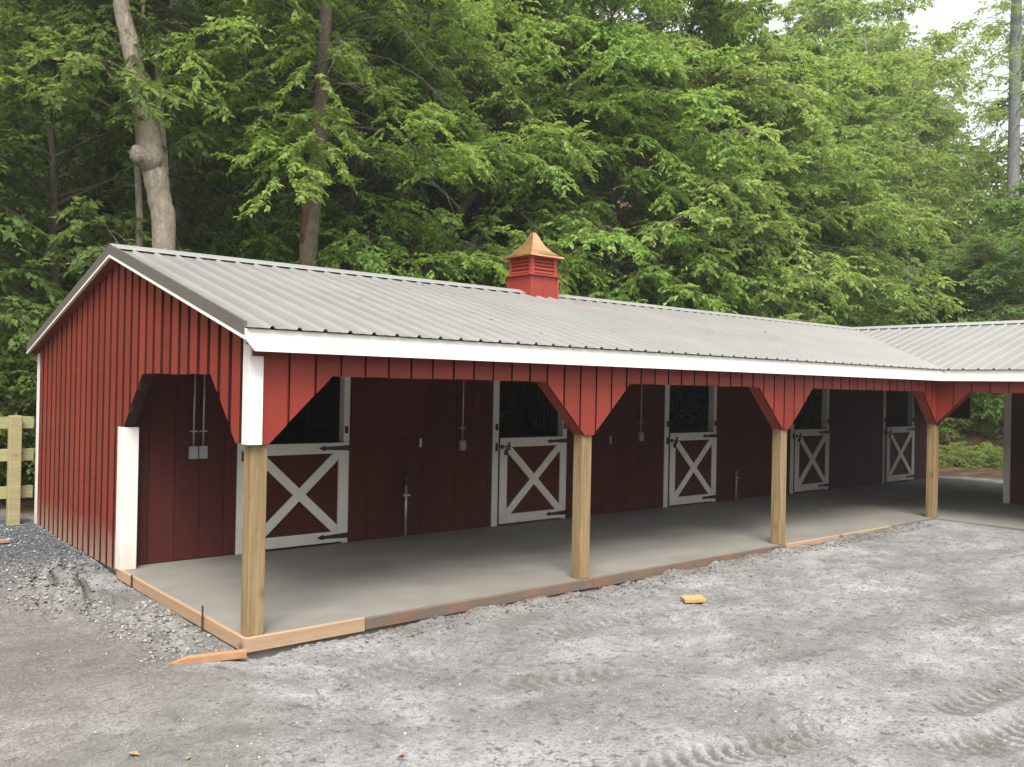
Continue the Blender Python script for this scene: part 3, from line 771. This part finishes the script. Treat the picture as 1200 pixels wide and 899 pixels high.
out = lambda x, y: ~(((x > -.05) & (y > -.05)) | ((x > XW-.1) & (y > -7)))
tag(stones('yard_pebbles', 14000, (-3, 11.8), (-5.2, 3.0), (.003, .012), STONE, lambda x, y, r: out(x, y)), 'small pebbles strewn over the grey gravel yard', 'pebbles', kind='stuff')
tag(stones('gravel_chips', 9000, (-2.2, 0), (2.6, 7.2), (.007, .022), CHIP, lambda x, y, r: (x < -.035) & (r.random(len(x)) < .25+.75*(y > 3.6))), 'coarse blue grey gravel chips along the foot of the gable', 'gravel', kind='stuff')
tag(stones('spoil_clods', 16000, (-1.35, -.06), (.1, 3.2), (.005, .024), SOILM, lambda x, y, r: (np.exp(-(((x+.9)/.33)**2+((y-2.32)/.36)**2)) > r.random(len(x))*.8+.12) | ((y < 2.1) & (x > -.75) & (y > .15) & (r.random(len(x)) < .28))), 'crumbly grey spoil heaped beside the left form board', 'spoil', kind='stuff')
tag(stones('edge_clods', 1500, (.9, 11.3), (-.40, -.05), (.005, .02), CLOD), 'loose clods banked against the front form boards', 'clods', kind='stuff')
m = MB()
for px_, py_, s in ((157, 886, .035), (220, 893, .02), (880, 680, .035), (470, 889, .025), (510, 893, .02), (1046, 745, .02), (1180, 697, .03), (1075, 652, .02), (630, 742, .02), (1020, 690, .02)):
    g = at(px_, py_, 2, -.13); a = random.uniform(0, 6.28); z = gz(g.x, g.y)+.012
    c = [Vector((math.cos(a+k*math.pi/2)*s*(1.3 if k % 2 == 0 else .7), math.sin(a+k*math.pi/2)*s*(1.3 if k % 2 == 0 else .7), .006*(k % 2))) for k in range(4)]
    m.add([Vector((g.x, g.y, z))+v for v in c], [(0, 1, 2), (0, 2, 3)])
tag(m.build('fallen_leaves', DRYLEAF, fix=False), 'few dry orange leaves scattered on the gravel', 'leaves', kind='stuff')

# ------------------------------------------------------------------ trees
def norm(v): return v/np.maximum(np.linalg.norm(v, axis=-1, keepdims=True), 1e-9)
def leaves_mesh(name, base, dirs, length, mat, r, flat=.55):
    """base (n,3) leaf feet, dirs (n,3) leaf directions"""
    n = len(base); up = np.tile(np.array([0, 0, 1.]), (n, 1))+r.normal(0, flat, (n, 3))
    side = norm(np.cross(dirs, up)); nn = norm(np.cross(side, dirs))
    ln = (length*r.uniform(.6, 1.25, n))[:, None]; wd = ln*r.uniform(.24, .34, n)[:, None]
    midp = base+dirs*ln*.42
    tip = base+dirs*ln-nn*ln*.10
    a = midp-side*wd+nn*wd*.28; b = midp+side*wd+nn*wd*.28
    v = np.stack([base, a, tip, b], 1).reshape(-1, 3)
    i = np.arange(n)*4
    f = np.concatenate([np.stack([i, i+2, i+1], -1), np.stack([i, i+3, i+2], -1)])
    me = np_mesh(name, v, f, mat)
    k = me.attributes.new('rnd', 'FLOAT', 'POINT'); k.data.foreach_set('value', np.repeat(r.random(n)**1.3, 4).astype(np.float32))
    return me
def make_tree(seed, height, rad, crown0, nb, leaf, mat, bark, trunk_r=.16, lean=(0, 0), nsub=8, ntw=6, nlf=9, droop=.55, kink=.25):
    r = np.random.default_rng(seed); rr = random.Random(seed)
    # trunk
    T = 9; tp = []
    for i in range(T+1):
        k = i/T
        tp.append(Vector((lean[0]*k*height+kink*(rr.random()-.5)*k**.5, lean[1]*k*height+kink*(rr.random()-.5)*k**.5, height*.93*k)))
    tp[0].z = -.6
    trk = MB(); trk.tube(tp, [trunk_r*(1.25 if i == 0 else 1)*(1-.86*(i/T)) for i in range(T+1)], 9)
    tme = trk.mesh('trunk', bark, True)
    def on_trunk(z):
        k = min(max(z/(height*.93), 0), 1)*T; i = min(int(k), T-1); return tp[i].lerp(tp[i+1], k-i)
    lm = MB(); LB, LD = [], []
    for b in range(nb):
        t = (b+rr.random()*2.5)/(nb+1.7)
        z = crown0+(height*.94-crown0)*t**.9
        prof = math.sin(math.pi*min(1, (t*.82+.2)))**.65 if t > .1 else .75
        L = rad*max(.25, prof)*rr.uniform(.62, 1.12)
        az = b*2.39996+rr.uniform(-.5, .5)
        el = math.tan(R(12+48*t+rr.uniform(-8, 8)))
        hd_ = np.array([math.cos(az), math.sin(az), 0]); sdv = np.array([-math.sin(az), math.cos(az), 0])
        p0 = np.array(on_trunk(z)); bend = rr.uniform(-.45, .45); dr_ = droop*rr.uniform(.4, 1.5)
        def P(s): return p0+hd_*L*s+sdv*(bend*L*s*s)+np.array([0, 0, L*(el*s-(dr_+.25*el)*s*s)])
        r0 = max(.010, min(trunk_r*.36, .009*L+.008))
        lm.tube([P(s) for s in (0, .25, .5, .75, 1)], [r0, r0*.75, r0*.5, r0*.3, .005], 5, cap=False)
        for q in range(nsub):
            s = .28+.72*(q+rr.random())/nsub; sg = 1 if q % 2 else -1
            o = P(s); tang = norm(P(min(1, s+.05))-P(s-.05))
            ang = R(rr.uniform(35, 70)); sl_ = L*rr.uniform(.16, .34)*(1.25-.55*s)+.15
            d = norm(tang*math.cos(ang)+norm(np.cross(tang, [0, 0, 1]))*sg*math.sin(ang)+np.array([0, 0, rr.uniform(-.5, .6)]))
            Q = lambda s_: o+d*sl_*s_-np.array([0, 0, 1])*sl_*.35*s_*s_
            lm.tube([Q(0), Q(.5), Q(1)], [r0*.35+.003, .006, .003], 3, cap=False)
            for w in range(ntw):
                s3 = .2+.8*(w+rr.random())/ntw; sg2 = 1 if w % 2 else -1; base = Q(s3)
                a2 = R(rr.uniform(20, 75)); ln = rr.uniform(.28, .62)
                side = norm(np.cross(d, [0, 0, 1])); td = norm(d*math.cos(a2)+side*sg2*math.sin(a2)+np.array([0, 0, rr.uniform(-.7, .45)]))
                u = (np.arange(nlf)+r.random(nlf)*.6)/nlf
                pts = base+td*ln*u[:, None]-np.array([0, 0, 1])*(ln*.3*u*u)[:, None]
                ts = norm(np.cross(td, [0, 0, 1])); sgn = np.where(np.arange(nlf) % 2 == 0, 1, -1)[:, None]
                ld = norm(td*.65+ts*sgn*r.uniform(.35, 1., (nlf, 1))+np.array([0, 0, -1])*r.uniform(.05, .75, (nlf, 1))+r.normal(0, .18, (nlf, 3)))
                LB.append(pts); LD.append(ld)
    cme = leaves_mesh('crown', np.concatenate(LB), np.concatenate(LD), leaf, mat, r)
    lme = lm.mesh('limbs', bark, False, False)
    return tme, lme, cme
def place(kind, name, xy, z, rot, sc, label, group=None, cat='tree'):
    t, l, c = kind
    o = empty(name, (xy[0], xy[1], z)); o.rotation_euler[2] = rot; o.scale = (sc, sc, sc)
    tag(o, label, cat, group)
    for nm, me in (('trunk', t), ('limbs', l), ('crown', c)):
        if me: link(nm, me, o)
    return o
KA = make_tree(1, 12.5, 4.3, 1.2, 58, .145, LEAF, BARK, nsub=9, ntw=8, nlf=12)
KB = make_tree(2, 11.0, 4.0, 1.0, 56, .14, LEAF, BARK, .13, (.08, -.03), nsub=9, ntw=8, nlf=12)
KC = make_tree(3, 13.5, 4.6, 1.6, 58, .15, LEAF_P, BARK, .17, (-.05, .02), nsub=9, ntw=8, nlf=12)
KD = make_tree(4, 12.0, 4.2, 1.2, 54, .17, LEAF_D, BARK, .15, nsub=9, ntw=7, nlf=10)
KT = make_tree(5, 19.0, 4.6, 8.5, 40, .18, LEAF_D, BARK_G, .20, (.01, .01))
KS = make_tree(6, 3.2, 1.9, .15, 26, .13, LEAF, BARK, .035, nsub=6, ntw=5, nlf=8)
KL = make_tree(16, 3.2, 2.2, .1, 26, .13, LEAF_P, BARK, .035, nsub=6, ntw=5, nlf=8)
KU = make_tree(8, 6.0, 2.8, .6, 34, .15, LEAF_D, BARK, .07, nsub=7, ntw=5)
KP = make_tree(9, 15.0, 4.0, 3.0, 36, .17, LEAF_P, BARK_G, .13, nsub=7, ntw=5, nlf=7)

def dir_px(px): 
    d = ray(px, 450); d.z = 0; return d.normalized()
def spot(px, dist):
    d = dir_px(px); return (CAM.x+d.x*dist, CAM.y+d.y*dist)
def hz(x, y): return float(hill(np.array([x]), np.array([y]))[0])-.1
def tree(kind, px, dist, sc, label, group=None, name='broadleaf_tree', cat='tree', dz=0):
    x, y = spot(px, dist); return place(kind, name, (x, y), hz(x, y)+dz, random.uniform(0, 6.28), sc, label, group, cat)

LAND = [(-20, 'past the left edge above the fence'), (45, 'above the board fence'), (110, 'above the left gable slope'), (185, 'above the gable peak'), (255, 'beside the straight grey trunk'), (335, 'left of the split trunk'),
        (415, 'right of the split trunk'), (500, 'above the first stall door'), (575, 'a little left of the cupola'), (650, 'directly behind the cupola'), (725, 'a little right of the cupola'), (790, 'above the third stall door'),
        (860, 'above the third porch post'), (930, 'above the fourth stall door'), (985, 'left of the roof valley'), (1030, 'right over the roof valley'), (1062, 'above the fifth stall door'), (1095, 'above the corner post'),
        (1135, 'left of the white sky gap'), (1175, 'under the white sky gap'), (1215, 'by the tall bare trunk'), (1240, 'at the right frame edge'), (9999, 'past the right edge')]
def landmark(px): return next(t for a, t in LAND if px < a)
_seen = {}
def told(label, px):
    l = label+' '+landmark(px); return l
# big leaning pale trunk at the left, with its burl
def path(pxs, dist):
    d0 = dir_px(pxs[0][0]); out = []
    for u, v, extra in pxs:
        rd = ray(u, v); t = (dist+extra)/math.hypot(rd.x, rd.y); out.append(CAM+rd*t)
    return out
def custom_trunk(name, pxs, widths, dist, bark, label, group=None, crown=None, csc=1, extra=None, ground=True, cdz=-8, n=12):
    pts = path(pxs, dist); k = dist/FPX*1.02
    gx_, gy_ = pts[0].x, pts[0].y; gzz = hz(gx_, gy_)
    pts = [Vector((gx_, gy_, gzz-.4))]+pts if ground and pts[0].z > gzz else pts
    widths = [widths[0]*1.12]*(len(pts)-len(widths))+list(widths)
    # smooth the centre line
    P_, W_ = [], []
    for i in range(len(pts)-1):
        for q in range(5):
            s = q/5; a = pts[max(i-1, 0)]; b = pts[i]; c = pts[i+1]; d = pts[min(i+2, len(pts)-1)]
            P_.append(.5*((2*b)+(c-a)*s+(2*a-5*b+4*c-d)*s*s+(3*b-a-3*c+d)*s**3)); W_.append((widths[i]*(1-s)+widths[i+1]*s)*k*.5*random.uniform(.95, 1.06))
    P_.append(pts[-1]); W_.append(widths[-1]*k*.5)
    o = empty(name, (gx_, gy_, gzz)); tag(o, label, 'tree', group); base = Vector((gx_, gy_, gzz))
    tr = MB().tube([p-base for p in P_], W_, n).build('trunk', bark, o, smooth=True)
    if crown:
        t, l, c = crown
        top = pts[-1]-base
        for nm, me in (('limbs', l), ('crown', c)):
            q = link(nm, me, o); q.location = (top.x, top.y, top.z+cdz*csc); q.scale = (csc,)*3; q.rotation_euler[2] = random.uniform(0, 6)
    return o, base, k
o, base, k = custom_trunk('leaning_tree', [(192, 295, 0), (187, 235, 0), (178, 185, 0), (166, 120, -.1), (154, 60, -.2), (143, 10, -.3), (133, -60, -.5), (118, -150, -.8)], [24, 24, 27, 22, 19, 16, 14, 9], 15.6, BARK_P,
    'large pale trunk with a burl leaning left behind the gable end', crown=KT, cdz=-6.5)
q = [p-base for p in path([(181, 190, -.02), (172, 186, -.10), (165, 182, -.16), (159, 180, -.22), (155, 179, -.25)], 15.6)]
bm_ = MB().tube(q, [.21, .19, .16, .14, .09], 12)
rb = random.Random(4); bm_.v = [tuple(c+rb.uniform(-.022, .022) for c in v) for v in bm_.v]
bm_.build('burl', BARK_P, o, smooth=True)
MB().tube([p-base for p in path([(192, 205, .05), (190, 160, .25), (186, 110, .35), (184, 60, .4)], 15.6)], [.085, .07, .06, .05], 8).build('side_stem', BARK_P, o, smooth=True)
custom_trunk('thin_tree', [(163, 300, 0), (163, 240, 0), (161, 190, 0), (164, 120, 0), (168, 0, 0)], [7, 7, 6, 5, 3], 16.4, BARK_P, 'thin pale stem just left of the big leaning trunk', crown=KU, csc=.6, cdz=-3)
custom_trunk('grey_tree', [(209, 300, 0), (208, 180, 0), (207, 60, 0), (206, -80, 0), (204, -240, 0)], [15, 15, 14, 12, 8], 20.5, BARK_G, 'straight grey trunk behind the big leaning trunk', crown=KT, cdz=-12)
custom_trunk('pale_tree', [(303, 305, 0), (305, 200, 0), (307, 100, 0), (309, -20, 0), (311, -150, 0)], [8, 8, 7, 6, 4], 22, BARK_G, 'slim grey trunk midway between the two large left trunks', crown=KT, csc=.8, cdz=-11)
o, base, k = custom_trunk('split_tree', [(361, 325, 0), (363, 270, 0), (369, 215, 0), (375, 150, 0), (380, 60, .2), (386, -80, .4)], [21, 20, 20, 19, 14, 8], 16.6, BARKM, 'dark trunk with a strip of dead reddish bark behind the ridge', crown=KA, csc=.8, cdz=-7)
MB().tube([p-base for p in path([(355, 285, -.10), (359, 235, -.13), (366, 185, -.13), (371, 135, -.10)], 16.6)], [.04, .075, .065, .03], 8).build('dead_bark', BARK_R, o, smooth=True)
custom_trunk('leaning_sapling', [(452, 330, 0), (458, 285, 0), (468, 240, .1), (480, 190, .2), (500, 100, .5)], [7, 7, 6, 5, 3], 19, BARK, 'thin trunk tilting right behind the ridge, second beside the dark split trunk', crown=KU, csc=.7, cdz=-3)
custom_trunk('slanting_tree', [(498, 335, 0), (520, 285, 0), (545, 240, 0), (580, 200, .2), (630, 150, .6), (690, 90, 1)], [12, 12, 11, 10, 8, 5], 20.5, BARK, 'dark trunk slanting strongly right left of the cupola', crown=KB, csc=.75, cdz=-5)
custom_trunk('roadside_pine', [(1186, 300, 0), (1188, 180, 0), (1190, 60, 0), (1192, -40, 0), (1194, -200, 0)], [10, 11, 11, 9, 6], 36, BARK_G, 'tall bare grey trunk against the white sky at the right edge', crown=KP, csc=.5, cdz=-26)
custom_trunk('shaded_tree', [(1156, 530, 0), (1156, 480, 0), (1157, 420, 0), (1158, 350, 0)], [14, 13, 12, 6], 34.5, BARK, 'dark trunk seen through the breezeway beside the wing wall', crown=KU, csc=.85, cdz=-3.2)
custom_trunk('shaded_tree', [(1136, 540, 0), (1136, 480, 0), (1135, 400, 0), (1134, 350, 0)], [6, 5, 5, 3], 33, BARK, 'thinner dark trunk seen through the breezeway nearer the corner post', crown=KU, csc=.9, cdz=-4)

front = [(KD, 60, 17.5, .85, 'dark leafy tree left of the big leaning trunk'), (KU, -75, 18.5, 1.1, 'low dark tree at the left edge above the fence'),
  (KD, 285, 23.5, .9, 'dark green tree between the grey trunk and split trunk'),
  (KA, 412, 18.8, .78, 'bright layered tree right of the split trunk'), (KA, 560, 22.0, .95, 'bright green tree directly left of the cupola'),
  (KB, 690, 22.5, 1.0, 'bright green tree directly right of the cupola'), (KC, 800, 24.5, 1.0, 'pale yellow green tree reaching highest above the roof middle'),
  (KA, 890, 26.5, 1.0, 'bushy bright tree over the right half of the main roof'), (KB, 975, 29.5, .82, 'rounded tree left of where the two roofs meet'),
  (KD, 1060, 33.0, .62, 'dark rounded tree right behind the roof valley'), (KD, 1150, 33.0, .52, 'dark low tree above the wing roof at the right'), (KD, 1230, 31.0, .66, 'dark tree at the right edge behind the wing roof')]
for kd, px, di, sc, lb in front: tree(kd, px, di, sc, lb)
for i, (px, di, sc) in enumerate(((-30, 17.2, .6), (30, 18.0, .7), (90, 17, .8), (150, 17.5, .8), (250, 18, .8), (330, 18.5, .85), (430, 19.5, .85), (640, 22, .9), (760, 23, .9), (860, 26, .95), (950, 29, .9), (1040, 32.5, .8))):
    tree(KS, px, di, sc, told('low leafy shrub at the wood edge', px), 'undergrowth shrubs', 'shrub', 'shrub')
for px, di, sc, nth in ((1106, 28.6, .2, 'leftmost'), (1124, 28.9, .22, 'second from left'), (1140, 28.6, .2, 'middle one'), (1158, 28.9, .22, 'fourth from left'), (1178, 28.6, .2, 'rightmost')):
    tree(KL, px, di, sc, 'low green sprout on the bank through the breezeway, %s of five' % nth, 'sprouts on the bank', 'shrub', 'shrub')
for i, (px, di, sc, lb) in enumerate(((1112, 30.5, .36, 'bright green shrub seen through the breezeway next to the corner post'), (1146, 30.8, .34, 'bright green shrub in the middle of the breezeway view'), (1176, 30.5, .36, 'bright green shrub seen through the breezeway next to the white wing trim'))):
    tree(KL, px, di, sc, lb, None, 'shrub', 'shrub')
HL = 'leafy tree farther up the wooded hillside behind the front row of trees'
kinds = [KA, KB, KC, KD, KD, KT, KP]
rr = random.Random(5)
for row, (d0, n_, p0, p1) in enumerate(((25.5, 10, -60, 960), (31.5, 9, -90, 1000), (40, 7, -90, 1040))):
    for i in range(n_):
        px = p0+(p1-p0)*(i+.5)/n_+rr.uniform(-25, 25); ds = d0+max(0, px-550)*.012+rr.uniform(-1.2, 1.2)
        kd = rr.choice(kinds if row else [KA, KD, KD, KB, KT])
        if px < 350 and row < 2: kd = rr.choice([KD, KD, KT])
        tree(kd, px, ds, rr.uniform(.85, 1.15), told(('green tree in the second row of woods', 'green hillside tree in the third row back', 'green tree highest up the hillside')[row], px), 'hillside trees')
RL = 'hazy tree in the distance behind the wing roof at the right'
for px, ds, sc, kd in ((922, 36, 1.15, KC), (980, 38, 1.2, KA), (1010, 44, 1.2, KP), (1040, 43, 1.1, KC), (1064, 45, 1.2, KP), (1085, 40, .66, KA), (1108, 46, .55, KP), (1150, 44, .5, KC),
        (1190, 46, .6, KC), (1226, 40, .75, KP), (1255, 42, 1.15, KC), (1106, 60, .66, KC), (1165, 62, .6, KA), (1040, 60, 1.5, KC), (1000, 58, 1.6, KA), (950, 55, 1.6, KC)):
    tree(kd, px, ds, sc, told('pale %s tree' % (('tall distant' if sc > 1 else 'low distant') if ds < 50 else 'farthest'), px), 'distant trees behind the wing')

# ------------------------------------------------------------------ haze box added to pale the far trees
o = MB().box(-92, 162, -92, 162, -1.6, 62).build('haze', None)
m_, t_, p_ = new_mat('added_haze'); t_.nodes.remove(p_)
pv = N(t_, 'ShaderNodeVolumePrincipled', Density=HAZE, Anisotropy=.2); pv.inputs['Color'].default_value = (.93, .96, .9, 1)
t_.links.new(pv.outputs[0], t_.nodes['Material Output'].inputs['Volume'])
o.data.materials.clear(); o.data.materials.append(m_)
tag(o, 'thin pale haze added over the yard and woods', 'haze', kind='stuff')
